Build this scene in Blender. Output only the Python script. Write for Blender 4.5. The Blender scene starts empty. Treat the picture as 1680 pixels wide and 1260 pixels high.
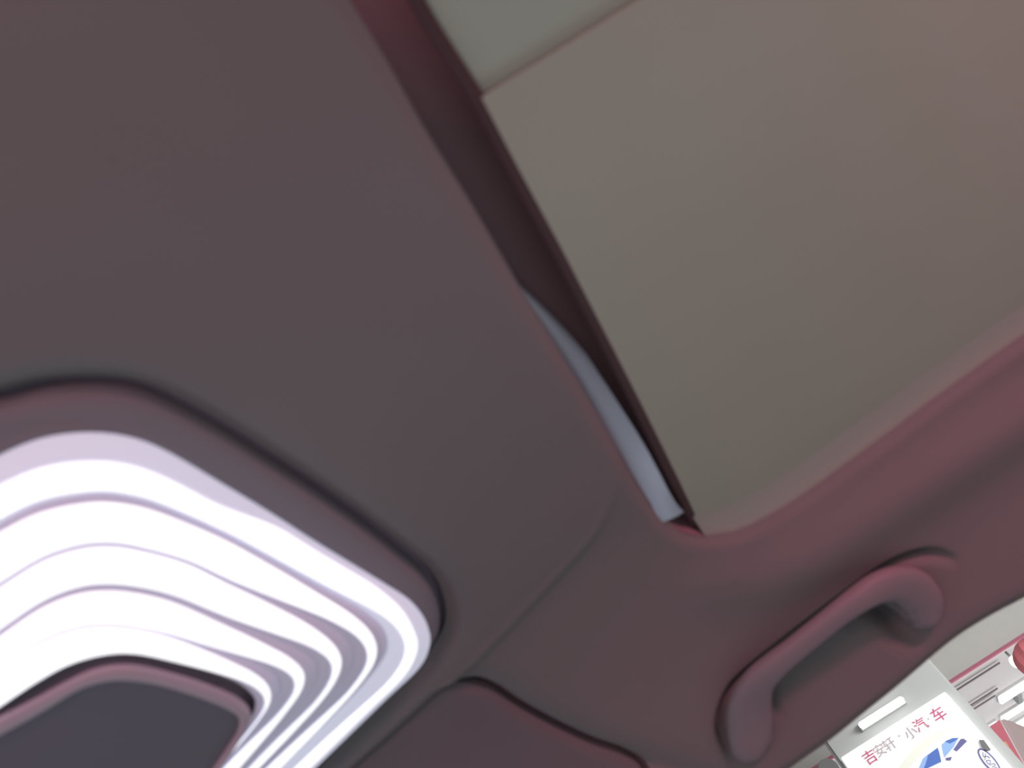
import bpy, bmesh, math, random
import numpy as np
from mathutils import Vector, Matrix
from mathutils.geometry import delaunay_2d_cdt

scn = bpy.context.scene
col = scn.collection
random.seed(4)

# ---------------------------------------------------------------- camera
FPX = 1320.0
CAM = np.array([0.0, 0.0, 1.12])
_e, _a, _r = math.radians(51), math.radians(4.4), math.radians(30.7)
FW = np.array([math.cos(_e)*math.cos(_a), math.cos(_e)*math.sin(_a), math.sin(_e)])
HH = np.array([math.sin(_a), -math.cos(_a), 0.0])
DD = np.cross(FW, HH)
RT = HH*math.cos(_r) + DD*math.sin(_r)
DN = -HH*math.sin(_r) + DD*math.cos(_r)
cam_data = bpy.data.cameras.new('camera')
cam = bpy.data.objects.new('camera', cam_data)
col.objects.link(cam)
cam.matrix_world = Matrix([[RT[0], -DN[0], -FW[0], CAM[0]],
                           [RT[1], -DN[1], -FW[1], CAM[1]],
                           [RT[2], -DN[2], -FW[2], CAM[2]],
                           [0, 0, 0, 1]])
cam_data.sensor_width = 36.0
cam_data.lens = 36.0*FPX/1680.0
cam_data.clip_start = 0.01
cam_data.dof.use_dof = True
cam_data.dof.focus_distance = 6.5
cam_data.dof.aperture_fstop = 5.2
scn.camera = cam

# ---------------------------------------------------------------- colour management
scn.view_settings.view_transform = 'Standard'
scn.view_settings.look = 'None'
scn.view_settings.exposure = 0.0
scn.view_settings.gamma = 1.0
scn.view_settings.use_curve_mapping = False

# ---------------------------------------------------------------- light
world = bpy.data.worlds.new('world')
scn.world = world
world.use_nodes = True
bg = world.node_tree.nodes['Background']
bg.inputs[0].default_value = (1.0, 0.93, 0.96, 1)
bg.inputs[1].default_value = 0.195

def area(name, loc, target, size, size_y, power, color, spread=180):
    l = bpy.data.lights.new(name, 'AREA')
    l.shape = 'RECTANGLE'; l.size = size; l.size_y = size_y
    l.energy = power; l.color = color; l.spread = math.radians(spread)
    o = bpy.data.objects.new(name, l); col.objects.link(o)
    o.location = loc
    d = Vector(target) - Vector(loc)
    o.rotation_euler = d.to_track_quat('-Z', 'Y').to_euler()
    return o

# red showroom light entering by the window on the far (driver) side of the cabin
area('left_window_light', (-0.75, 0.15, 1.18), (0.6, -0.45, 1.62), 0.9, 0.25, 3.0, (1.0, 0.34, 0.40))
# red fill added from the rear to tint the padded roof edge, unseen
area('roof_edge_fill', (-0.40, -1.10, 1.44), (0.82, -0.42, 1.60), 0.6, 0.12, 2.2, (1.0, 0.24, 0.34), 80)
# daylight of the hall through the lower part of the near side window
area('side_window_light', (1.62, -0.1, 0.90), (0.7, -0.05, 1.62), 0.6, 0.4, 1.3, (0.86, 0.93, 1.0), 120)
# the open windscreen and the near window
area('windscreen_light', (0.3, 1.5, 1.05), (0.45, 0.2, 1.6), 1.2, 0.45, 1.2, (0.85, 0.85, 1.0))
# unseen lamps of the near hall, then a fill from below
area('hall_light', (4.5, -4.5, 3.9), (9.5, -1.3, 4.0), 3.0, 1.0, 235, (1, 0.99, 0.97))
area('hall_bounce_fill', (14.0, -3.0, 1.2), (14.5, -3.0, 4.0), 9.0, 9.0, 420, (1, 0.98, 0.98))  # upward fill added in place of floor bounce, brightens the hall ceiling

# ---------------------------------------------------------------- helpers
R0 = 1.62            # height of the flat part of the roof lining
def roof(x):
    x = np.asarray(x, dtype=float)
    return R0 - 0.9*np.maximum(0, x-0.62)**2

def ray(px, py):
    d = FW + RT*(px-840)/FPX + DN*(py-630)/FPX
    return d/np.linalg.norm(d)
def S(px, py, off=0.0):
    """point of the roof lining (lowered by off) seen in direction px, py"""
    d = ray(px, py); lo, hi = 0.05, 4.0
    for _ in range(50):
        m = (lo+hi)/2; p = CAM + d*m
        if p[2] < roof(p[0]) - off: lo = m
        else: hi = m
    return CAM + d*lo
def PX(px, py, X):
    d = ray(px, py); return CAM + d*(X-CAM[0])/d[0]
def PZ(px, py, Z):
    d = ray(px, py); return CAM + d*(Z-CAM[2])/d[2]

def catmull(P, n, closed=False):
    P = np.asarray(P, float)
    if closed: Q = np.vstack([P[-1:], P, P[:2]])
    else: Q = np.vstack([2*P[0]-P[1], P, 2*P[-1]-P[-2]])
    out = []
    for i in range(1, len(Q)-2):
        p0, p1, p2, p3 = Q[i-1], Q[i], Q[i+1], Q[i+2]
        for t in np.linspace(0, 1, 24, endpoint=False):
            out.append(0.5*((2*p1)+(-p0+p2)*t+(2*p0-5*p1+4*p2-p3)*t*t+(-p0+3*p1-3*p2+p3)*t**3))
    if not closed: out.append(Q[-2])
    out = np.array(out)
    if closed: out = np.vstack([out, out[:1]])
    L = np.r_[0, np.cumsum(np.linalg.norm(np.diff(out, axis=0), axis=1))]
    s = np.linspace(0, L[-1], n+1 if closed else n)
    if closed: s = s[:-1]
    return np.stack([np.interp(s, L, out[:, k]) for k in range(out.shape[1])], 1)

def dist(P, line, closed=False):
    """distance, side sign and arc fraction of each P to a polyline (2D)"""
    L = np.asarray(line)[:, :2]
    if closed: L = np.vstack([L, L[:1]])
    A, B = L[:-1], L[1:]
    best = np.full(len(P), 1e9); sg = np.zeros(len(P)); fr = np.zeros(len(P))
    seg = np.linalg.norm(B-A, axis=1); cum = np.r_[0, np.cumsum(seg)]; tot = cum[-1]
    for k in range(len(A)):
        ab = B[k]-A[k]; l2 = max(ab@ab, 1e-14)
        t = np.clip(((P-A[k])@ab)/l2, 0, 1)
        d = np.hypot(P[:, 0]-A[k, 0]-t*ab[0], P[:, 1]-A[k, 1]-t*ab[1])
        m = d < best
        best[m] = d[m]; fr[m] = (cum[k]+t[m]*seg[k])/tot
        cr = ab[0]*(P[:, 1]-A[k, 1]) - ab[1]*(P[:, 0]-A[k, 0])
        sg[m] = np.sign(cr[m])
    return best, sg, fr

def inside(P, poly):
    x, y = P[:, 0], P[:, 1]; c = np.zeros(len(P), bool); n = len(poly)
    for i in range(n):
        x1, y1 = poly[i][:2]; x2, y2 = poly[(i+1) % n][:2]
        if y1 == y2: continue
        c ^= ((y1 > y) != (y2 > y)) & (x < (x2-x1)*(y-y1)/(y2-y1)+x1)
    return c

def mat(name, rgb, rough=0.9, metal=0.0, emit=None, es=0.0, bump=0.0, scale=900, vary=0.0, spec=0.3):
    m = bpy.data.materials.new(name); m.use_nodes = True
    nt = m.node_tree; b = nt.nodes['Principled BSDF']
    b.inputs['Base Color'].default_value = (*rgb, 1)
    b.inputs['Roughness'].default_value = rough
    b.inputs['Metallic'].default_value = metal
    b.inputs['Specular IOR Level'].default_value = spec
    if emit:
        b.inputs['Emission Color'].default_value = (*emit, 1)
        b.inputs['Emission Strength'].default_value = es
    tc = nt.nodes.new('ShaderNodeTexCoord')
    if bump:
        n = nt.nodes.new('ShaderNodeTexNoise'); n.inputs['Scale'].default_value = scale
        bp = nt.nodes.new('ShaderNodeBump'); bp.inputs['Strength'].default_value = bump
        bp.inputs['Distance'].default_value = 0.0006
        nt.links.new(tc.outputs['Object'], n.inputs['Vector'])
        nt.links.new(n.outputs['Fac'], bp.inputs['Height'])
        nt.links.new(bp.outputs['Normal'], b.inputs['Normal'])
    if vary:
        n2 = nt.nodes.new('ShaderNodeTexNoise'); n2.inputs['Scale'].default_value = 9
        mx = nt.nodes.new('ShaderNodeMix'); mx.data_type = 'RGBA'
        mx.inputs[6].default_value = (*[c*(1-vary) for c in rgb], 1)
        mx.inputs[7].default_value = (*[min(1, c*(1+vary)) for c in rgb], 1)
        nt.links.new(tc.outputs['Object'], n2.inputs['Vector'])
        nt.links.new(n2.outputs['Fac'], mx.inputs[0])
        nt.links.new(mx.outputs[2], b.inputs['Base Color'])
    return m

M = dict(
    lining=mat('lining_fabric', (0.240, 0.244, 0.250), bump=0.25, vary=0.03),
    lining2=mat('visor_vinyl', (0.205, 0.200, 0.218), rough=0.8, bump=0.2),
    housing=mat('housing_plastic', (0.28, 0.30, 0.335), rough=0.6),
    handle=mat('handle_plastic', (0.30, 0.285, 0.315), rough=0.5),
    shade=mat('shade_fabric', (0.445, 0.54, 0.445), bump=0.2, vary=0.03),
    glass=mat('tinted_glass', (0.435, 0.595, 0.49), rough=0.5),
    rail=mat('guide_rail_plastic', (0.33, 0.45, 0.39), rough=0.7),
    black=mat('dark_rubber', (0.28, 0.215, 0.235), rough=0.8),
    brown=mat('dark_seal', (0.09, 0.06, 0.065), rough=0.6),
    silver=mat('brushed_aluminium', (0.55, 0.60, 0.70), rough=0.38, metal=1.0),
    diffuser=mat('diffuser_plastic', (0.66, 0.67, 0.80), rough=0.4, emit=(0.62, 0.62, 0.82), es=0.20),
    edge=mat('edge_diffuser_plastic', (0.70, 0.70, 0.80), rough=0.4, emit=(0.62, 0.66, 0.80), es=0.62),
    strip=mat('lit_strip', (0.9, 0.9, 0.9), rough=0.3, emit=(0.96, 0.97, 1.0), es=1.08),
    rim=mat('rim_plastic', (0.62, 0.55, 0.64), rough=0.35),
    screen=mat('smoked_screen', (0.19, 0.20, 0.25), rough=0.22, spec=0.5),
    shadowgap=mat('gap_plastic', (0.20, 0.18, 0.22), rough=0.5),
)

def mesh_obj(name, V, F_, m, parent=None, smooth=True):
    me = bpy.data.meshes.new(name)
    me.from_pydata([tuple(map(float, v)) for v in V], [], [tuple(int(i) for i in f) for f in F_])
    me.validate(); me.update()
    if smooth: me.polygons.foreach_set('use_smooth', [True]*len(me.polygons))
    me.materials.append(m)
    o = bpy.data.objects.new(name, me); col.objects.link(o)
    if parent:
        o.parent = parent
        o.matrix_parent_inverse = parent.matrix_world.inverted() if not parent.parent else \
            (parent.parent.matrix_world @ parent.matrix_parent_inverse @ parent.matrix_basis).inverted()
    return o

def thing(name, label, cat, loc, group=None):
    o = bpy.data.objects.new(name, None); col.objects.link(o)
    o.empty_display_size = 0.05
    o.location = loc; o.matrix_world = Matrix.Translation(loc)
    o['label'] = label; o['category'] = cat
    if group: o['group'] = group
    return o
def tag(o, label, cat, group=None, kind=None):
    o['label'] = label; o['category'] = cat
    if group: o['group'] = group
    if kind: o['kind'] = kind
    return o

def loft(rings, closed=True):
    """rings: list of (n,3) arrays of equal length"""
    n = len(rings[0]); V = np.vstack(rings); F_ = []
    for i in range(len(rings)-1):
        for j in range(n if closed else n-1):
            k = (j+1) % n
            F_.append((i*n+j, i*n+k, (i+1)*n+k, (i+1)*n+j))
    return V, F_

def sheet(outer, holes, zf, step, feats=(), fstep=0.003, fwid=0.016, skirt=0.0, hole_skirt=0.0):
    """triangulated sheet inside outer (2D), minus holes, height zf(P); finer near feature lines"""
    outer = np.asarray(outer)[:, :2]
    lo, hi = outer.min(0), outer.max(0)
    gx = np.arange(lo[0]+step/2, hi[0], step); gy = np.arange(lo[1]+step/2, hi[1], step)
    G = np.array(np.meshgrid(gx, gy)).reshape(2, -1).T
    rings = [outer] + [np.asarray(h)[:, :2] for h in holes]
    pts = [G]
    for f, cl in feats:
        f = np.asarray(f)[:, :2]
        d = np.gradient(f, axis=0); nrm = np.stack([-d[:, 1], d[:, 0]], 1)
        nrm /= np.maximum(np.linalg.norm(nrm, axis=1), 1e-9)[:, None]
        for o in np.arange(-fwid, fwid+1e-6, fstep):
            if abs(o) < 1e-5: continue
            pts.append(f + nrm*o)
    keep = [pts[0]]
    if len(pts) > 1:
        m = np.ones(len(G), bool)
        for f, cl in feats:
            m &= dist(G, f, cl)[0] > fwid
        keep = [G[m]] + pts[1:]
    P = np.vstack(keep)
    m = inside(P, outer)
    for h in rings[1:]: m &= ~inside(P, h)
    for r in rings: m &= dist(P, r, True)[0] > 0.0012
    P = P[m]
    P = P + np.random.RandomState(3).uniform(-1e-4, 1e-4, P.shape)
    V = []; E = []; b = 0
    for r in rings:
        V += [tuple(p) for p in r]
        E += [(b+i, b+(i+1) % len(r)) for i in range(len(r))]
        b += len(r)
    V += [tuple(p) for p in P]
    res = delaunay_2d_cdt([Vector(v) for v in V], E, [], 0, 1e-6)
    VV = np.array([tuple(v) for v in res[0]]); FF = np.array([list(f) for f in res[2]])
    cen = VV[FF].mean(1)
    m = inside(cen, outer)
    for h in rings[1:]: m &= ~inside(cen, h)
    FF = FF[m]
    a = VV[FF]; ar = (a[:, 1, 0]-a[:, 0, 0])*(a[:, 2, 1]-a[:, 0, 1])-(a[:, 1, 1]-a[:, 0, 1])*(a[:, 2, 0]-a[:, 0, 0])
    FF = FF[np.abs(ar) > 1e-12]
    Z = zf(VV)
    V3 = [(*v, z) for v, z in zip(VV, Z)]
    F3 = [tuple(f) for f in FF]
    for ri, r in enumerate(rings):
        h = skirt if ri == 0 else hole_skirt
        if not h: continue
        z = zf(r); n = len(r); b = len(V3)
        V3 += [(p[0], p[1], zz) for p, zz in zip(r, z)] + [(p[0], p[1], zz+h) for p, zz in zip(r, z)]
        F3 += [(b+i, b+(i+1) % n, b+n+(i+1) % n, b+n+i) for i in range(n)]
    return V3, F3

# ---------------------------------------------------------------- traced outlines of the lamp
YM = 0.56        # the lamp is symmetric about this line across the car
def z2(P, s=0.5238, ox=0, oy=600): return [(ox+x*s, oy+y*s) for x, y in P]
def ringcurve(pts_px, z, n=90):
    T = np.array([PZ(x, y, z)[:2] for x, y in pts_px])
    T = catmull(T, n)
    Mi = T[::-1].copy(); Mi[:, 1] = 2*YM - Mi[:, 1]
    # bridges between the traced half and its mirror image
    def bridge(a0, a, b, b0, m):
        L = np.linalg.norm(b-a)
        ta = (a-a0)/np.linalg.norm(a-a0)*L*1.0; tb = (b0-b)/np.linalg.norm(b0-b)*L*1.0
        out = []
        for t in np.linspace(0, 1, m+2)[1:-1]:
            out.append((2*t**3-3*t*t+1)*a+(t**3-2*t*t+t)*ta+(-2*t**3+3*t*t)*b+(t**3-t*t)*tb)
        return np.array(out)
    B1 = bridge(T[-4], T[-1], Mi[0], Mi[3], 24)
    B2 = bridge(Mi[-4], Mi[-1], T[0], T[3], 24)
    return np.vstack([T, B1, Mi, B2])
def at(c, z): return np.column_stack([c, np.full(len(c), z)])

G_PX = z2([(-90,125),(0,108),(120,76),(270,63),(400,72),(520,110),(700,205),(850,298),(1000,395),(1150,500),(1280,600),(1360,670),(1400,750),(1405,830),(1370,900),(1300,990),(1150,1130),(1020,1260),(960,1320)])
C_PX = [
 z2([(-90,350),(0,292),(130,240),(270,222),(400,235),(520,280),(700,385),(850,475),(1000,570),(1200,690),(1290,750),(1340,820),(1345,880),(1310,950),(1200,1055),(1000,1250),(930,1320)]),
 z2([(-90,545),(0,492),(130,430),(280,402),(380,405),(500,435),(700,520),(850,600),(1000,685),(1140,765),(1205,830),(1210,900),(1150,985),(1050,1090),(960,1180),(860,1280),(810,1330)]),
 z2([(-90,740),(0,680),(130,600),(240,562),(330,552),(420,562),(580,605),(720,670),(850,725),(1000,790),(1085,850),(1105,915),(1060,1000),(960,1105),(860,1205),(760,1305)]),
 z2([(-90,890),(0,828),(130,740),(240,695),(340,683),(450,695),(560,725),(700,785),(850,845),(940,885),(990,930),(985,985),(930,1065),(830,1175),(750,1265),(700,1320)]),
 z2([(-90,1010),(0,940),(110,865),(220,820),(330,805),(460,820),(560,845),(650,875),(740,905),(820,935),(868,970),(872,1015),(835,1070),(750,1170),(680,1250),(620,1320)]),
 z2([(-90,1130),(0,1070),(120,990),(220,935),(330,903),(420,900),(520,920),(650,955),(740,990),(790,1030),(800,1065),(780,1110),(720,1190),(660,1260),(605,1330)]),
]
CZ = [R0-0.012, R0-0.024, R0-0.036, R0-0.048, R0-0.058, R0-0.066]
g_curve = ringcurve(G_PX, R0)
C = [ringcurve(p, z) for p, z in zip(C_PX, CZ)]

# ---------------------------------------------------------------- roof lining
def curve(px, n=80, off=0.0):
    return catmull(np.array([S(x, y, off) for x, y in px]), n)
win_px = [(1240,1318),(1285,1288),(1324,1260),(1376,1223),(1428,1181),(1483,1137),(1538,1090),(1570,1064),(1600,1043),(1640,1019),(1680,998)]
win = curve(win_px, 60)
a, b = win[0], win[-1]
ext1 = a + (a-win[3])/np.linalg.norm(a-win[3])*0.9
ext2 = b + (b-win[-4])/np.linalg.norm(b-win[-4])*0.9
sun_px = [(575,0),(640,108),(700,213),(780,344),(860,480),(915,570),(965,652),(1015,738),(1055,806),(1080,842),(1100,862),(1118,876),(1138,884),(1162,886)]
side_px = [(1162,886),(1190,882),(1224,874),(1285,842),(1348,800),(1410,755),(1471,711),(1535,663),(1595,620),(1680,560)]
s1 = curve(sun_px, 60); s2 = curve(side_px, 50)
hole_sun = np.vstack([s1[:, :2], s2[1:, :2],
                      [[s2[-1, 0]+0.004, -0.9]], [[s1[0, 0]-0.55, -0.9]], [[s1[0, 0]-0.55, s1[0, 1]]]])
# resample the straight parts
def refine(P, step=0.012):
    out = []
    for i in range(len(P)):
        p, q = P[i], P[(i+1) % len(P)]
        n = max(1, int(np.linalg.norm(q-p)/step))
        for k in range(n): out.append(p+(q-p)*k/n)
    return np.array(out)
hole_sun = refine(hole_sun)
outer = refine(np.vstack([[[-0.62, -1.35]], [[ext2[0], -1.35]], [ext2[:2]], win[::-1, :2], [ext1[:2]], [[ext1[0], 1.0]], [[-0.62, 1.0]]]), 0.015)

crease = curve([(1008,760),(1004,810),(978,868),(930,925),(850,1010),(762,1100),(690,1168),(620,1240),(560,1300)], 60)
visor_line = curve([(735,1128),(774,1130),(814,1143),(858,1171),(917,1203),(977,1231),(1036,1252),(1100,1275),(1180,1300)], 50)
roll = curve([(1080,990),(1175,955),(1260,935),(1345,887),(1450,818),(1570,740),(1690,662),(1810,585)], 60)
h_groove = curve([(1206,1255),(1187,1195),(1202,1142),(1234,1106),(1311,1042),(1381,986),(1440,943),(1482,921),(1530,911),(1575,924)], 70)
h_under = curve([(1283,1185),(1262,1140),(1275,1100),(1325,1060),(1390,1014),(1428,1004),(1462,1022),(1495,1045),(1520,1045)], 60)
lamp_rise = curve([(-60,600),(60,568),(200,572),(330,610),(470,690)], 30)

def fade(fr, a, b):
    return np.clip(fr/a, 0, 1)*np.clip((1-fr)/b, 0, 1)
vis = [(736,1136),(774,1137),(814,1149),(858,1177),(917,1209),(977,1237),(1030,1256),(1062,1280),(1050,1320),(960,1368),(840,1420),(640,1480),(440,1400),(575,1272),(640,1214),(700,1160)]
vo = catmull(np.array([S(x, y, 0.0)[:2] for x, y in vis]), 220, closed=True)
_t = np.roll(vo, -1, 0)-np.roll(vo, 1, 0); _n = np.stack([_t[:, 1], -_t[:, 0]], 1); _n /= np.linalg.norm(_n, axis=1)[:, None]
if ((vo+_n*0.01-vo.mean(0))**2).sum() < ((vo-vo.mean(0))**2).sum(): _n = -_n
_gap = np.where(np.arange(len(vo)) < 90, 0.0085, 0.0022)
_gap = np.convolve(np.r_[_gap[-8:], _gap, _gap[:8]], np.ones(17)/17, 'valid')
hole_vis = vo+_n*_gap[:, None]
def zroof(P):
    z = roof(P[:, 0])
    near = np.ones(len(P), bool)
    up = np.zeros(len(P))
    d, s, f = dist(P, g_curve, True); up += 0.013*np.exp(-(d/0.0105)**2)
    d, s, f = dist(P, hole_sun, True); up += 0.006*np.exp(-(d/0.007)**2)
    d, s, f = dist(P, crease)
    w = fade(f, 0.18, 0.02)
    up += -0.0022*w*np.exp(-(d/0.007)**2)                     # small raised fold
    step = 1/(1+np.exp(np.clip(-s*d/0.006, -30, 30)))
    loc = np.exp(-(d/0.07)**2)
    up += 0.004*w*loc*(step-0.5)*CS
    d, s, f = dist(P, visor_line)
    w = fade(f, 0.10, 0.02)
    side = s*VS
    wd = np.where(side > 0, 0.022, 0.006)
    up += 0.009*w*np.exp(-(d/wd)**2)
    d, s, f = dist(P, hole_vis, True); up += 0.005*np.exp(-(d/0.005)**2)
    d, s, f = dist(P, roll); w = fade(f, 0.30, 0.001)
    up += -0.017*w*np.exp(-(d/np.where(s*RS > 0, 0.048, 0.031))**2)
    d, s, f = dist(P, h_groove); w = fade(f, 0.12, 0.14)
    up += 0.027*w*np.exp(-(d/0.0055)**2)
    d, s, f = dist(P, h_under); w = fade(f, 0.15, 0.12)
    amp = 0.012+0.026*np.clip((f-0.55)/0.2, 0, 1)
    up += amp*w*np.exp(-(d/np.where(f > 0.6, 0.010, 0.006))**2)
    d, s, f = dist(P, outer, True)
    up += 0.010*np.exp(-(d/0.010)**2)                         # rolled edge at the window
    return z + up
# which side of the crease / visor line the lamp and the roof lie on
def side_of(line, p): return dist(np.array([p[:2]]), line)[1][0]
CS = side_of(crease, S(980, 1000))
VS = side_of(visor_line, S(950, 1100))
RS = side_of(roll, S(1500, 900))

V, F_ = sheet(outer, [g_curve, hole_sun, hole_vis], zroof, 0.009,
              feats=[(g_curve, True), (hole_vis, True), (s1, False), (s2, False), (crease, False), (visor_line, False),
                     (h_groove, False), (h_under, False), (win, False)], fstep=0.0026, fwid=0.0145,
              skirt=0.03, hole_skirt=0.0)
ceiling = mesh_obj('ceiling', V, F_, M['lining'])
tag(ceiling, 'mauve grey fabric roof lining of the car around the sunroof and lamp', 'roof lining', kind='structure')

def shell():
    xs = np.linspace(-0.62, 0.93, 24)
    rings = [np.array([[x, y, R0+0.075-0.10*max(0, x-0.45)**2] for x in xs]) for y in (-1.3, -0.5, 0.3, 1.0)]
    V, F_ = loft(rings, closed=False)
    return mesh_obj('trim_4', V, F_, M['black'])
tag(shell(), 'dark inner skin of the car roof above the lining', 'trim', kind='structure')
# ---------------------------------------------------------------- ceiling lamp
lamp = thing('ceiling_lamp', 'large white ridged glowing roof lamp around a dark smoked panel', 'lamp', (0.43, YM, R0))
cg = g_curve.mean(0)
def inset(c, d):
    t = np.roll(c, -1, 0)-np.roll(c, 1, 0); n = np.stack([-t[:, 1], t[:, 0]], 1)
    n /= np.linalg.norm(n, axis=1)[:, None]
    if ((c+n*0.01-cg)**2).sum() > ((c-cg)**2).sum(): n = -n
    return c+n*d
lens0 = C[0]
h_rings = [at(inset(g_curve, 0.0075), R0+0.020), at(inset(g_curve, 0.0075), R0+0.008), at(inset(g_curve, 0.0095), R0+0.0025),
           at(inset(g_curve, 0.014), R0-0.001)]
gi = inset(g_curve, 0.014)
for t in (0.2, 0.4, 0.6, 0.8): h_rings.append(at(gi*(1-t)+lens0*t, R0-0.001-0.006*t))
h_rings += [at(lens0*0.96+gi*0.04, R0-0.008), at(lens0, R0-0.006)]
V, F_ = loft(h_rings); mesh_obj('housing', V, F_, M['housing'], lamp)
# dark liner closing the gap between the housing and the roof
V, F_ = loft([at(inset(g_curve, -0.004), R0+0.012), at(inset(g_curve, -0.004), R0+0.022), at(inset(g_curve, 0.008), R0+0.022)])
mesh_obj('gap_liner', V, F_, M['shadowgap'], lamp)

# ridged diffuser with lit crowns
n = len(C[0]); idx = np.arange(n)
# the ridges narrow where the diffuser turns the far corner
corner = np.exp(-((idx-63)/np.where(idx < 63, 18.0, 13.0))**2) + 0.40*np.exp(-((idx-84)/12.0)**2)
lens_rings = []; base = mesh_obj
def band(i, t0, t1, m):
    """surface of ridge i between fractions t0..t1 (arrays)"""
    out = []
    for k in range(m+1):
        t = t0+(t1-t0)*k/m
        xy = C[i]*(1-t)[:, None]+C[i+1]*t[:, None]
        z = CZ[i]*(1-t)+CZ[i+1]*t - 0.0055*np.sin(np.pi*t)**0.7
        out.append(np.column_stack([xy, z]))
    return out
rings = []
one = np.ones(n)
for i in range(1, 5):
    rr = band(i, 0*one, one, 12); rings += rr if i == 4 else rr[:-1]
V, F_ = loft(rings)
diff = mesh_obj('diffuser', V, F_, M['diffuser'], lamp)
V, F_ = loft([at(lens0, R0-0.004), at(lens0, CZ[0])]+band(0, 0*one, one, 12)); edge_d = mesh_obj('edge_diffuser', V, F_, M['edge'], lamp)
starts = [0.34, 0.11, 0.06, 0.10, 0.05]; ends = [0.88, 0.95, 0.92, 0.985, 0.90]
sm = lambda a, b: np.clip((idx-a)/(b-a), 0, 1)*np.clip((idx-a)/(b-a), 0, 1)*(3-2*np.clip((idx-a)/(b-a), 0, 1))
lead = 1-0.75*sm(22, 32)*(1-sm(44, 56))     # the outermost strip reaches the edge along the straight side
for i in range(5):
    if i == 0: t0 = 0.34*lead
    else: t0 = starts[i]*one + (0.40-starts[i])*np.clip(corner, 0, 1)
    t1 = ends[i]*one - (ends[i]-0.58)*np.clip(corner, 0, 1)
    rr = [r - np.array([0, 0, 0.0007]) for r in band(i, t0, t1, 10)]
    V, F_ = loft(rr)
    mesh_obj('light_strip', V, F_, M['strip'], diff if i else edge_d)
# centre: dark gap, rim and smoked panel
z6 = lambda P: z2(P, 0.2738, 0, 1000)
rim_o = ringcurve(z6([(-120,720),(0,655),(200,550),(450,415),(600,358),(750,340),(900,358),(1150,425),(1350,500),(1455,560),(1500,620),(1490,690),(1430,790),(1310,960),(1200,1090)]), R0-0.070)
rim_i = ringcurve(z6([(-120,830),(0,765),(250,625),(450,500),(600,447),(750,435),(950,462),(1200,540),(1370,612),(1430,665),(1425,740),(1380,820),(1270,980),(1180,1100)]), R0-0.072)
gapring = [at(C[5], CZ[5]), at(C[5]*0.7+rim_o*0.3, CZ[5]+0.006), at(rim_o, R0-0.060), at(rim_o, R0-0.068)]
V, F_ = loft(gapring); mesh_obj('inner_gap', V, F_, M['shadowgap'], lamp)
V, F_ = loft([at(rim_o, R0-0.064), at(rim_o, R0-0.070), at(rim_o*0.85+rim_i*0.15, R0-0.0725), at(rim_o*0.5+rim_i*0.5, R0-0.0735), at(rim_o*0.15+rim_i*0.85, R0-0.0728), at(rim_i, R0-0.070), at(rim_i, R0-0.064)])
prim = mesh_obj('panel_rim', V, F_, M['rim'], lamp)
cen = rim_i.mean(0)
prings = [at(rim_i, R0-0.0685)]
for t in (0.08, 0.2, 0.4, 0.6, 0.8, 0.97): prings.append(at(rim_i*(1-t)+cen*t, R0-0.0685-0.004*math.sin(t*math.pi/2)))
V, F_ = loft(prings); V = list(map(tuple, V)); nn = len(rim_i)
F_.append(tuple(range(len(V)-nn, len(V))))
mesh_obj('smoked_panel', V, F_, M['screen'], lamp)

# ---------------------------------------------------------------- sunroof
sun = thing('sunroof', 'closed sunroof with beige sliding shade beside the roof lining', 'sunroof', (0.3, -0.4, R0+0.03))
ZS = R0+0.009
def poly_sheet(name, px, z, m, parent, step=0.0343, th=0.0015, edge=0.0):
    P = refine(np.array([PZ(x, y, z)[:2] for x, y in px]), 0.01)
    zf = lambda Q: z + edge*np.exp(-(dist(Q, P, True)[0]/0.004)**2)
    V, F_ = sheet(P, [], zf, step, skirt=th)
    return mesh_obj(name, V, F_, m, parent)
poly_sheet('sliding_shade', [(790,160),(850,275),(920,405),(1000,560),(1060,678),(1115,790),(1152,868),(1200,850),(1290,800),(1400,727),(1500,655),(1600,585),(1850,410),(1850,-330),(1500,-275),(1050,0)], ZS, M['shade'], sun)
poly_sheet('roof_glass', [(650,-70),(690,-5),(740,78),(805,190),(840,165),(1080,15),(1560,-275),(1500,-420),(800,-420)], ZS+0.005, M['glass'], sun)
# reveal on the outer side, sloping from the lining up to the shade
r_lo = np.array([S(x, y) for x, y in side_px]); r_lo = catmull(r_lo, 60); r_lo[:, 2] = zroof(r_lo[:, :2])+0.001
last = r_lo[-1].copy(); last[1] -= 0.35; r_lo = np.vstack([r_lo, last])
rr = []
for t in np.linspace(0, 1, 9):
    q = r_lo.copy(); q[:, 0] += 0.004-0.032*t; q[:, 2] += (ZS+0.001-q[:, 2])*t
    q[:, 0] += 0.004*math.sin(t*math.pi)
    rr.append(q)
V, F_ = loft(rr, closed=False); mesh_obj('guide_rail', V, F_, M['rail'], sun)
# dark channel above the cross edge of the lining
ch_a = [(540,-60),(640,108),(780,344),(915,570),(1015,738),(1080,842),(1118,876),(1162,886)]
A = catmull(np.array([S(x, y) for x, y in ch_a]), 60)
A = np.vstack([A, A[-1]+[[0.06, 0, 0]]])
up0 = A.copy(); up0[:, 2] = zroof(A[:, :2])-0.0005
up1 = A.copy(); up1[:, 2] = R0+0.05; up0[:, 1] += 0.001; up1[:, 1] += 0.001
up2 = up1.copy(); up2[:, 1] -= 0.09
V, F_ = loft([up0, up1, up2], closed=False); mesh_obj('roof_channel', V, F_, M['black'], sun)
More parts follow.
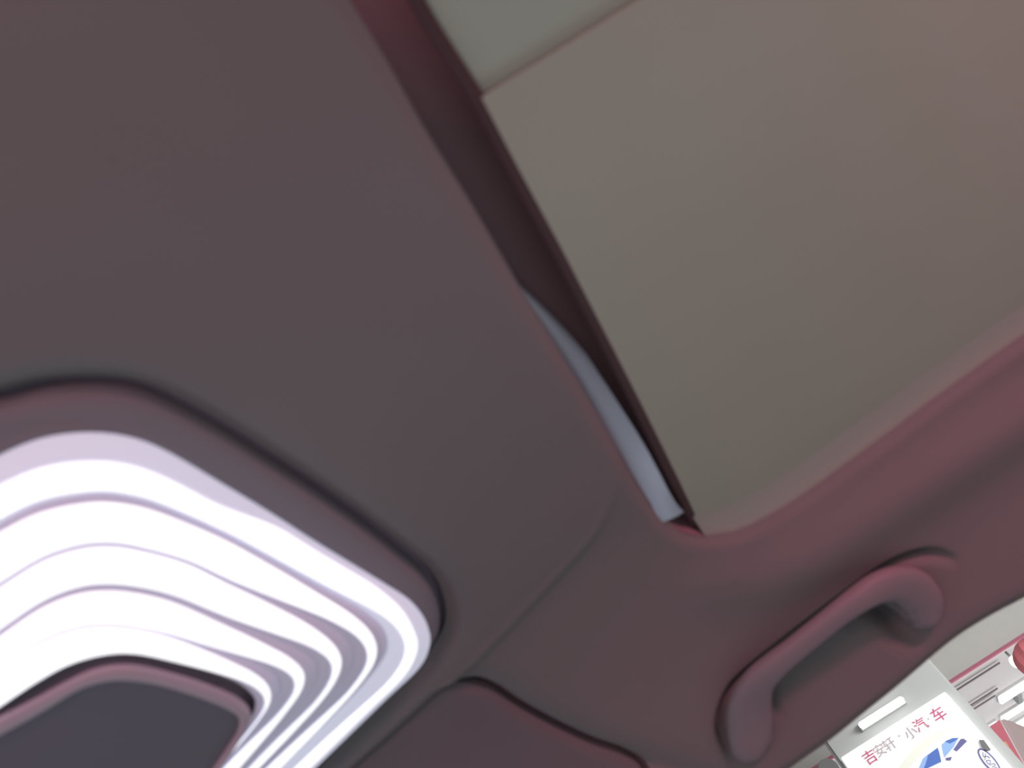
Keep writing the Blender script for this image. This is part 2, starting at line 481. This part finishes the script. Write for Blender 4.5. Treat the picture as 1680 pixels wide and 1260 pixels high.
# bar at the leading edge of the shade
bar_px = [(600,-190),(700,15),(790,160),(850,275),(920,405),(1000,560),(1060,678),(1115,790),(1152,868)]
Bp = catmull(np.array([PZ(x-7, y, ZS-0.001) for x, y in bar_px]), 60)
rr = []
for k in range(9):
    an = k/8*2*math.pi
    q = Bp.copy(); q[:, 1] += 0.0050*math.cos(an); q[:, 2] += 0.003*math.sin(an)+0.0035; rr.append(q)
V, F_ = loft(rr, closed=False); mesh_obj('shade_bar', V, F_, M['brown'], sun)
# aluminium strip in the channel
st_l = [(780,360),(881,502),(947,600),(993,685),(1042,775),(1077,825),(1098,850)]
st_r = [(812,345),(918,502),(968,590),(1010,655),(1060,735),(1103,816),(1122,840)]
zl = R0+0.016
zs_ = [0.048, 0.040, 0.031, 0.023, 0.014, 0.007, 0.004]
L_ = catmull(np.array([PZ(x-16, y+8, R0+h_) for (x, y), h_ in zip(st_l, zs_)]), 40); R_ = catmull(np.array([PZ(x, y, R0+h_) for (x, y), h_ in zip(st_r, zs_)]), 40)
wt = np.clip(np.linspace(0, 2.4, 40)**1.3, 0.02, 1)[:, None]; R_ = L_*(1-wt)+R_*wt
rr = []
for t in np.linspace(0, 1, 7):
    q = L_*(1-t)+R_*t; q[:, 2] += -0.0015*math.sin(t*math.pi); rr.append(q)
V, F_ = loft(rr, closed=False); mesh_obj('metal_strip', V, F_, M['silver'], sun)

# ---------------------------------------------------------------- grab handle
hd = [ # px, py, half width px, stand-off from the roof (m)
 (1228,1244,14,0.006),(1228,1226,26,0.010),(1230,1190,33,0.013),(1230,1155,32,0.018),(1243,1120,25,0.026),(1272,1090,20,0.032),
 (1310,1060,18,0.036),(1360,1019,18,0.038),(1405,985,20,0.037),(1440,964,24,0.032),(1470,957,27,0.026),(1494,964,30,0.020),(1511,983,30,0.014),(1516,1006,25,0.009),(1512,1026,14,0.005)]
cl = catmull(np.array([np.r_[S(x, y, o), w] for x, y, w, o in hd]), 90)
grab = thing('grab_handle', 'pinkish grey grab handle on the roof edge above the side window', 'grab handle', tuple(S(1370, 1030)))
tv = np.gradient(cl[:, :3], axis=0); tv /= np.linalg.norm(tv, axis=1)[:, None]
V = []; nseg = 20
for i in range(len(cl)):
    p = cl[i, :3]; slope = -1.8*max(0, p[0]-0.62)
    nrm = np.array([slope, 0, -1.0]); nrm /= np.linalg.norm(nrm)       # out of the lining, into the cabin
    sd = np.cross(tv[i], nrm); sd /= np.linalg.norm(sd)
    dpt = np.linalg.norm(p-CAM); w = cl[i, 3]/FPX*dpt
    th = min(0.0105, w*0.7)
    for k in range(nseg):
        an = 2*math.pi*k/nseg; c, s = math.cos(an), math.sin(an)
        sq = lambda v: math.copysign(abs(v)**0.75, v)
        V.append(p+sd*w*sq(c)+nrm*th*sq(s))
F_ = [(i*nseg+k, i*nseg+(k+1) % nseg, (i+1)*nseg+(k+1) % nseg, (i+1)*nseg+k) for i in range(len(cl)-1) for k in range(nseg)]
F_ += [tuple(range(nseg)), tuple(range(len(V)-nseg, len(V)))]
mesh_obj('grip', V, F_, M['handle'], grab)
def foot(name, px, w1, w2, off):
    c = S(*px); m = []
    ax = np.array([0.15, -0.98, 0]); ax /= np.linalg.norm(ax); ay = np.array([0.98, 0.15, 0])
    for zz, sc in ((0.014, 1.0), (0.0, 1.0), (-off, 0.85), (-off-0.003, 0.5)):
        ring = []
        for k in range(24):
            an = 2*math.pi*k/24
            q = c+ax*w1*sc*math.cos(an)+ay*w2*sc*math.sin(an); q[2] = roof(q[0])+zz; ring.append(q)
        m.append(np.array(ring))
    V, F_ = loft(m); F_.append(tuple(range(len(V)-24, len(V))))
    mesh_obj(name, V, F_, M['handle'], grab)
foot('mount', (1238, 1205), 0.020, 0.016, 0.006)
foot('mount', (1508, 998), 0.020, 0.016, 0.006)

# ---------------------------------------------------------------- sun visor
def zvis(P):
    d = dist(P, vo, True)[0]
    return roof(P[:, 0]) + 0.006 + 0.006*np.exp(-(d/0.005)**1.5)
V, F_ = sheet(vo, [], zvis, 0.012, feats=[(vo, True)], fstep=0.0025, fwid=0.0125, skirt=0.010)
visor = mesh_obj('sun_visor', V, F_, M['lining2'])
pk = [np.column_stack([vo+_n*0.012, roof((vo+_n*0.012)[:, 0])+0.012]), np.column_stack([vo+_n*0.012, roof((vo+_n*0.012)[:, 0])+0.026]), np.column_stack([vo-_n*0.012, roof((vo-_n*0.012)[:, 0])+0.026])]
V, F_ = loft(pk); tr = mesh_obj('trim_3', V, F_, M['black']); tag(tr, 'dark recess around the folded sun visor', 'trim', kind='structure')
tag(visor, 'folded up mauve grey sun visor lying in the roof below the lamp', 'sun visor')

# ---------------------------------------------------------------- side window
M['seal'] = mat('window_seal', (0.24, 0.20, 0.22), rough=0.7)
wl = np.vstack([np.linspace(ext1, win[0], 30)[:-1], win, np.linspace(win[-1], ext2, 30)[1:]])
rr = []
for k in range(13):
    an = k/12*2*math.pi
    q = wl.copy(); q[:, 2] = roof(q[:, 0])+0.017+0.005*math.sin(an); q[:, 0] += 0.003+0.005*math.cos(an); rr.append(q)
V, F_ = loft(rr, closed=False)
tr = mesh_obj('trim_1', V, F_, M['seal']); tag(tr, 'dark rubber seal along the top of the side window', 'trim', kind='structure')
gm = bpy.data.materials.new('clear_glass'); gm.use_nodes = True
nt = gm.node_tree; nt.nodes.clear()
out = nt.nodes.new('ShaderNodeOutputMaterial'); mix = nt.nodes.new('ShaderNodeMixShader')
tp = nt.nodes.new('ShaderNodeBsdfTransparent'); tp.inputs[0].default_value = (0.985, 0.99, 0.985, 1)
gl = nt.nodes.new('ShaderNodeBsdfGlossy'); gl.inputs['Roughness'].default_value = 0.02
fz = nt.nodes.new('ShaderNodeFresnel'); fz.inputs[0].default_value = 1.25
nt.links.new(fz.outputs[0], mix.inputs[0]); nt.links.new(tp.outputs[0], mix.inputs[1]); nt.links.new(gl.outputs[0], mix.inputs[2]); nt.links.new(mix.outputs[0], out.inputs[0])
rr = []
for t in np.linspace(0, 1, 9):
    q = wl.copy(); q[:, 2] = roof(q[:, 0])+0.014; q[:, 0] += 0.006+0.16*t+0.04*math.sin(t*math.pi/2); q[:, 2] -= 0.42*t; rr.append(q)
V, F_ = loft(rr, closed=False)
wn = mesh_obj('window_1', V, F_, gm); tag(wn, 'clear side window of the car looking out on the showroom', 'window', kind='structure')

# ---------------------------------------------------------------- showroom outside
H = dict(
    fascia=mat('fascia_paint', (0.62, 0.62, 0.59), rough=0.8, vary=0.04),
    pink=mat('red_trim', (0.50, 0.17, 0.24), rough=0.6),
    ceil=mat('hall_ceiling_paint', (0.50, 0.485, 0.49), rough=0.8, vary=0.03),
    column=mat('column_cladding', (0.58, 0.60, 0.595), rough=0.45),
    white=mat('emissive_panel', (0.9, 0.9, 0.9), rough=0.5, emit=(1, 1, 1), es=0.45),  # emission added to brighten the board, and its inks below
    red=mat('red_ink', (0.65, 0.12, 0.24), rough=0.6, emit=(0.9, 0.3, 0.45), es=0.12),
    paleink=mat('pale_ink', (0.50, 0.42, 0.45), rough=0.6, emit=(0.8, 0.7, 0.72), es=0.2),
    yellow=mat('pale_yellow_ink', (0.86, 0.86, 0.78), rough=0.6, emit=(1, 1, 0.92), es=0.35),
    blue=mat('blue_ink', (0.13, 0.25, 0.70), rough=0.6, emit=(0.15, 0.25, 0.75), es=0.12),
    sky=mat('light_blue_ink', (0.35, 0.55, 0.95), rough=0.6, emit=(0.4, 0.6, 1.0), es=0.25),
    navy=mat('navy_ink', (0.20, 0.19, 0.45), rough=0.6, emit=(0.3, 0.3, 0.6), es=0.08),
    tube=mat('lit_tube', (1, 1, 1), rough=0.4, emit=(1, 1, 1), es=2.2),
    grey=mat('grey_metal', (0.25, 0.26, 0.26), rough=0.5),
    line=mat('dark_conduit', (0.2, 0.17, 0.18), rough=0.6),
    banner=mat('red_banner', (0.62, 0.17, 0.22), rough=0.7),
    orange=mat('orange_print', (0.80, 0.42, 0.26), rough=0.7),
    side=mat('banner_side', (0.48, 0.38, 0.38), rough=0.7),
)
XS = 8.0
def prism(name, P3, nrm, th, m, parent=None):
    """flat polygon P3 thickened by th along nrm"""
    P3 = np.array(P3); n_ = len(P3); nrm = np.array(nrm, float)
    V = np.vstack([P3, P3+nrm*th])
    F_ = [tuple(range(n_)), tuple(range(2*n_-1, n_-1, -1))] + [(i, (i+1) % n_, n_+(i+1) % n_, n_+i) for i in range(n_)]
    return mesh_obj(name, V, F_, m, parent, smooth=False)
def box(name, x0, x1, y0, y1, z0, z1, m, parent=None, bev=0.0):
    bm = bmesh.new()
    bmesh.ops.create_cube(bm, size=1)
    for v in bm.verts:
        v.co = ((x0+x1)/2+v.co.x*(x1-x0), (y0+y1)/2+v.co.y*(y1-y0), (z0+z1)/2+v.co.z*(z1-z0))
    if bev: bmesh.ops.bevel(bm, geom=bm.edges[:], offset=bev, segments=2, affect='EDGES')
    me = bpy.data.meshes.new(name); bm.to_mesh(me); bm.free(); me.materials.append(m)
    o = bpy.data.objects.new(name, me); col.objects.link(o)
    if parent:
        o.parent = parent; o.matrix_parent_inverse = parent.matrix_world.inverted()
    return o

XF = 10.5
zf_ = PX(1600, 1090, XF)[2]
fs = box('wall_right', XF, XF+0.15, -9, 9, zf_, zf_+3.2, H['fascia'])
tag(fs, 'pale grey showroom fascia above the sign board', 'wall', kind='structure')
rt = box('trim_2', XF-0.02, XF+0.02, -9, 9, zf_-0.035, zf_+0.0, H['pink'])
tag(rt, 'thin red strip along the lower edge of the pale fascia', 'trim', kind='structure')
zc = zf_+0.12
hc = box('ceiling_hall', XF+0.15, 30, -16, 12, zc, zc+0.1, H['ceil'])
tag(hc, 'grey showroom ceiling carrying long lit tubes', 'ceiling', kind='structure')
hw = box('wall_back', 30, 30.2, -16, 12, 0, zc+0.1, H['fascia']); tag(hw, 'far grey showroom wall', 'wall', kind='structure')

# conduits and lights under the showroom ceiling
def on_ceiling(px, py, dz=0.03): return PZ(px, py, zc-dz)
def long_bar(name, p0, p1, w, h, m, label, cat, group, parent=None):
    a = on_ceiling(*p0); b_ = on_ceiling(*p1); x = (a[0]+b_[0])/2
    y0, y1 = sorted((a[1], b_[1]))
    return tag(box(name, x-w/2, x+w/2, y0, y1, zc-0.03-h, zc-0.03, m, bev=min(w, h)*0.2), label, cat, group)
tube_specs = [((1638,1148),(1720,1098),0.22,'wide lit ceiling tube nearest the red strip, cut by the frame'),
              ((1642,1180),(1740,1118),0.16,'lit ceiling tube second from the top, ending above the red banner'),
              ((1613,1200),(1636,1186),0.16,'short lit ceiling tube just above the red banner'),
              ((1664,1192),(1760,1132),0.18,'lowest lit ceiling tube, to the right of the red banner')]
for p0, p1, w, lab in tube_specs:
    a = on_ceiling(*p0); b_ = on_ceiling(*p1); x = (a[0]+b_[0])/2; y0, y1 = sorted((a[1], b_[1]))
    t = thing('tube_light', lab, 'ceiling light', (x, (y0+y1)/2, zc), 'long tube lights under the showroom ceiling')
    box('fixture', x-w*0.55, x+w*0.55, y0, y1, zc-0.03, zc-0.001, H['column'], t)
    box('lit_tube', x-w/2, x+w/2, y0+0.01, y1-0.01, zc-0.06, zc-0.03, H['tube'], t, bev=0.01)
for p0, p1, lab in [((1565,1132),(1640,1088),'thin dark conduit on the ceiling nearest the red strip'),
                    ((1590,1158),(1636,1128),'dark conduit, upper one of the close pair on the ceiling'),
                    ((1592,1165),(1632,1141),'dark conduit, lower one of the close pair on the ceiling')]:
    long_bar('conduit', p0, p1, 0.03, 0.015, H['line'], lab, 'conduit', 'conduits under the showroom ceiling')
t = on_ceiling(1669, 1142)
tag(box('ceiling_sensor', t[0]-0.15, t[0]+0.15, t[1]-0.04, t[1]+0.04, zc-0.08, zc, H['grey'], bev=0.01), 'small dark sensor on the ceiling between two lit tubes', 'sensor')
p = PX(1666, 1086, XF+0.4); bm = bmesh.new(); bmesh.ops.create_uvsphere(bm, u_segments=16, v_segments=10, radius=0.06)
for v in bm.verts: v.co.z *= 1.3
me = bpy.data.meshes.new('spot'); bm.to_mesh(me); bm.free(); me.materials.append(H['tube'])
sp = thing('spot_light', 'small bright oval spot light beside the red ball', 'spot light', tuple(p+np.array([0, 0, 0.1])))
o = bpy.data.objects.new('bulb', me); col.objects.link(o); o.location = tuple(p); o.parent = sp; o.matrix_parent_inverse = sp.matrix_world.inverted()
box('stem', p[0]-0.012, p[0]+0.012, p[1]-0.012, p[1]+0.012, p[2]+0.06, zc, H['grey'], sp)
# red ball lantern cut by the frame
p = PX(1703, 1078, XF-0.6); bm = bmesh.new(); bmesh.ops.create_uvsphere(bm, u_segments=24, v_segments=14, radius=0.24)
for v in bm.verts:
    r = 1+0.03*math.cos(12*math.atan2(v.co.y, v.co.x)); v.co.x *= r; v.co.y *= r; v.co.z *= 0.92
me = bpy.data.meshes.new('lantern'); bm.to_mesh(me); bm.free(); me.materials.append(mat('lantern_cloth', (0.8, 0.22, 0.25), rough=0.7))
o = bpy.data.objects.new('red_ball', me); col.objects.link(o); o.location = tuple(p)
tag(o, 'pinkish red ball hanging at the right edge of the picture', 'decoration')

# glowing bar set on the column front, left
XC = XS+0.08
a = PX(1410, 1192, XC-0.06); b_ = PX(1479, 1142, XC-0.06)
tl = thing('tube_light', 'single glowing bar on the pale column above the sign board', 'ceiling light', tuple((a+b_)/2), 'long tube lights under the showroom ceiling')
zz = (a[2]+b_[2])/2
box('fixture', XC-0.04, XC, b_[1], a[1], b_[2]-0.06, b_[2]+0.01, H['column'], tl)
box('lit_tube', XC-0.09, XC-0.04, b_[1], a[1], b_[2]-0.05, b_[2]+0.0, H['tube'], tl, bev=0.015)

# column with the sign board
tl_, tr_, rb = PX(1376, 1240, XS), PX(1553, 1137, XS), PX(1650, 1260, XS)
ztop = (tl_[2]+tr_[2])/2; yl = tl_[1]; yr = tr_[1]
cy = PX(1577, 1140, XS+0.1)[1]
cm = box('column', XS+0.08, XS+0.7, cy, yl+0.03, 0.0, zf_+3, H['column'], bev=0.02)
tag(cm, 'pale grey square column behind the white sign board', 'column')
sign = thing('sign_board', 'white sign board, brightened by emission, with red lettering and a blue windowed car', 'sign', (XS, (yl+yr)/2, ztop-1.7))
box('panel', XS, XS+0.075, yr, yl, ztop-1.9, ztop, H['white'], sign, bev=0.008)
XI = XS-0.004
def ink(name, px, m, x=XI, th=0.003):
    P = [PX(a_, b2, x) for a_, b2 in px]
    return prism(name, P, (1, 0, 0), th, m, sign)
z8 = lambda P: [(1340+x*0.2024, 1100+y*0.2024) for x, y in P]
# pale yellow sweep above the car
ow = catmull(np.array(z8([(600,900),(680,760),(780,640),(900,540),(1040,470),(1130,450)])), 24)
iw = catmull(np.array(z8([(700,900),(760,790),(840,690),(940,590),(1050,510),(1130,455)])), 24)
ink('yellow_sweep', [tuple(p) for p in ow]+[tuple(p) for p in iw[::-1]], H['yellow'])
ink('printed_window', z8([(790,900),(830,790),(862,712),(980,625),(992,660),(1010,738),(900,790),(860,850)]), H['blue'], XI-0.002)
ink('printed_window', z8([(820,810),(862,712),(900,690),(880,760),(850,830)]), H['sky'], XI-0.005)
ink('printed_window', z8([(1012,600),(1050,568),(1100,548),(1150,545),(1110,620),(1035,705),(1022,660)]), H['sky'], XI-0.002)
ink('printed_window', z8([(1040,574),(1100,548),(1150,545),(1120,570),(1080,590)]), H['blue'], XI-0.005)
ink('printed_windscreen', z8([(1108,640),(1165,556),(1190,552),(1218,572),(1190,600),(1135,655)]), H['navy'], XI-0.002)
ink('printed_mirror', z8([(1042,710),(1060,706),(1095,700),(1085,728),(1050,728)]), H['navy'], XI-0.002)
# oval emblem with script
ec = np.array(z8([(1398,735)])[0]); el = np.array([0.66, 0.75]); ew = np.array([0.75, -0.66])
def ell(a_, b2, n_=40, ph=0): return [tuple(ec+el*a_*math.cos(2*math.pi*k/n_)+ew*b2*math.sin(2*math.pi*k/n_)) for k in range(n_)]
ink('emblem_oval', ell(27, 9.5), H['navy'], XI-0.003)
ink('emblem_field', ell(23.5, 7.0), H['white'], XI-0.006)
def stroke(pts, w, name='emblem_script'):
    P = catmull(np.array(pts), 16); d = np.gradient(P, axis=0); n_ = np.stack([-d[:, 1], d[:, 0]], 1); n_ /= np.linalg.norm(n_, axis=1)[:, None]
    ink(name, [tuple(p) for p in P+n_*w/2]+[tuple(p) for p in (P-n_*w/2)[::-1]], H['navy'], XI-0.009)
def E_(u, v): return tuple(ec+el*u+ew*v)
stroke([E_(-18, 2), E_(-12, -2), E_(-8, 3), E_(-3, 4)], 1.3)
stroke([E_(-14, 4), E_(-10, 0), E_(-6, -4)], 1.1)
stroke([E_(-4, -3), E_(0, 2), E_(4, -2), E_(0, -4), E_(-4, -3)], 1.1)
stroke([E_(5, -4), E_(8, 3), E_(12, 3), E_(10, -3)], 1.1)
stroke([E_(13, -3), E_(16, 2), E_(20, -1)], 1.1)
# bracket on the edge of the board
ink('bracket', [(1606,1214),(1614,1214),(1625,1229),(1618,1231),(1610,1225)], H['grey'], XS-0.02, 0.05)
# lettering
cjk = None
def glyph(ch, px, py, size_px, m):
    cu = bpy.data.curves.new('lettering', 'FONT'); cu.body = ch
    dd = np.linalg.norm(PX(px, py, XI)-CAM); cu.size = size_px/FPX*dd; cu.extrude = 0.002
    cu.align_x = 'CENTER'; cu.align_y = 'CENTER'
    tmp = bpy.data.objects.new('tmp', cu); col.objects.link(tmp)
    bpy.context.view_layer.update()
    me = bpy.data.meshes.new_from_object(tmp.evaluated_get(bpy.context.evaluated_depsgraph_get()))
    bpy.data.objects.remove(tmp)
    p = PX(px, py, XI-0.002)
    # local x -> world -Y (reads left to right for the camera), local y -> Z, local z -> -X
    R_m = Matrix(((0, 0, -1), (-1, 0, 0), (0, 1, 0))).to_4x4()
    me.transform(Matrix.Translation(Vector(p)) @ R_m)
    me.materials.clear(); me.materials.append(m); me.name = 'lettering'
    o = bpy.data.objects.new('lettering', me); col.objects.link(o)
    o.parent = sign; o.matrix_parent_inverse = sign.matrix_world.inverted()
for ch, px, py, s_, m in [('吉', 1428, 1243, 19, 'red'), ('安', 1444, 1232, 17, 'paleink'), ('轩', 1460, 1222, 17, 'paleink'), ('·', 1476, 1208, 18, 'paleink'),
                          ('小', 1495, 1203, 17, 'paleink'), ('汽', 1511, 1190, 18, 'red'), ('·', 1524, 1180, 16, 'paleink'), ('车', 1541, 1173, 20, 'red')]:
    glyph(ch, px, py, s_, H[m])

# small dark fitting above the sign and the grey lamp head at its lower left
p = PX(1440, 1202, XS+0.3)
tag(box('wall_fitting', p[0], p[0]+0.1, p[1]-0.06, p[1]+0.06, p[2]-0.02, p[2]+0.02, H['grey'], bev=0.01), 'small grey fitting just above the top edge of the sign board', 'fitting')
lh = thing('flood_light', 'grey lamp head on a stalk at the lower left of the sign board', 'lamp', tuple(PX(1360, 1262, XS-0.1)))
p = PX(1358, 1262, XS-0.1)
bm = bmesh.new(); bmesh.ops.create_cone(bm, cap_ends=True, segments=20, radius1=0.10, radius2=0.055, depth=0.14)
bmesh.ops.bevel(bm, geom=[e for e in bm.edges if abs(e.verts[0].co.z-e.verts[1].co.z) < 1e-5], offset=0.01, segments=2, affect='EDGES')
me = bpy.data.meshes.new('head'); bm.to_mesh(me); bm.free(); me.materials.append(H['grey'])
o = bpy.data.objects.new('head', me); col.objects.link(o); o.matrix_world = Matrix.Translation(Vector(p)) @ Matrix.Rotation(math.radians(60), 4, 'Y')
mw = o.matrix_world.copy(); o.parent = lh; o.matrix_parent_inverse = lh.matrix_world.inverted(); 
q = PX(1378, 1250, XS-0.03)
box('stalk', p[0], XS+0.0, p[1]-0.012-0.05, p[1]+0.012-0.05, p[2]-0.02, p[2]+0.01, H['grey'], lh)

# hanging banner at the right of the column: red printed face and brownish side
XB = 9.0
bf = [(1613,1198),(1640,1181),(1650,1200),(1680,1255),(1700,1290),(1668,1310),(1640,1250)]
bn = thing('banner_box', 'hanging box banner with red and orange printed face right of the column', 'banner', tuple(PX(1640, 1181, XB)))
P = [PX(a_, b2, XB) for a_, b2 in bf]; prism('printed_face', P, (1, 0, 0), 0.05, H['banner'], bn)
def bprint(px, m):
    prism('print', [PX(a_, b2, XB-0.005) for a_, b2 in px], (1, 0, 0), 0.004, m, bn)
bprint([(1636,1222),(1650,1216),(1656,1226),(1664,1236),(1658,1243),(1668,1254),(1660,1262),(1650,1250),(1644,1240)], H['orange'])
bprint([(1628,1208),(1634,1203),(1638,1210),(1632,1215)], H['orange'])
P = [PX(1642,1182,XB+0.02), PX(1655,1186,XB+0.4), PX(1670,1192,XB+0.9), PX(1720,1215,XB+1.3), PX(1740,1310,XB+1.3), PX(1702,1290,XB+0.02)]
prism('side_face', P, (0.02, -1, 0), 0.03, H['side'], bn)
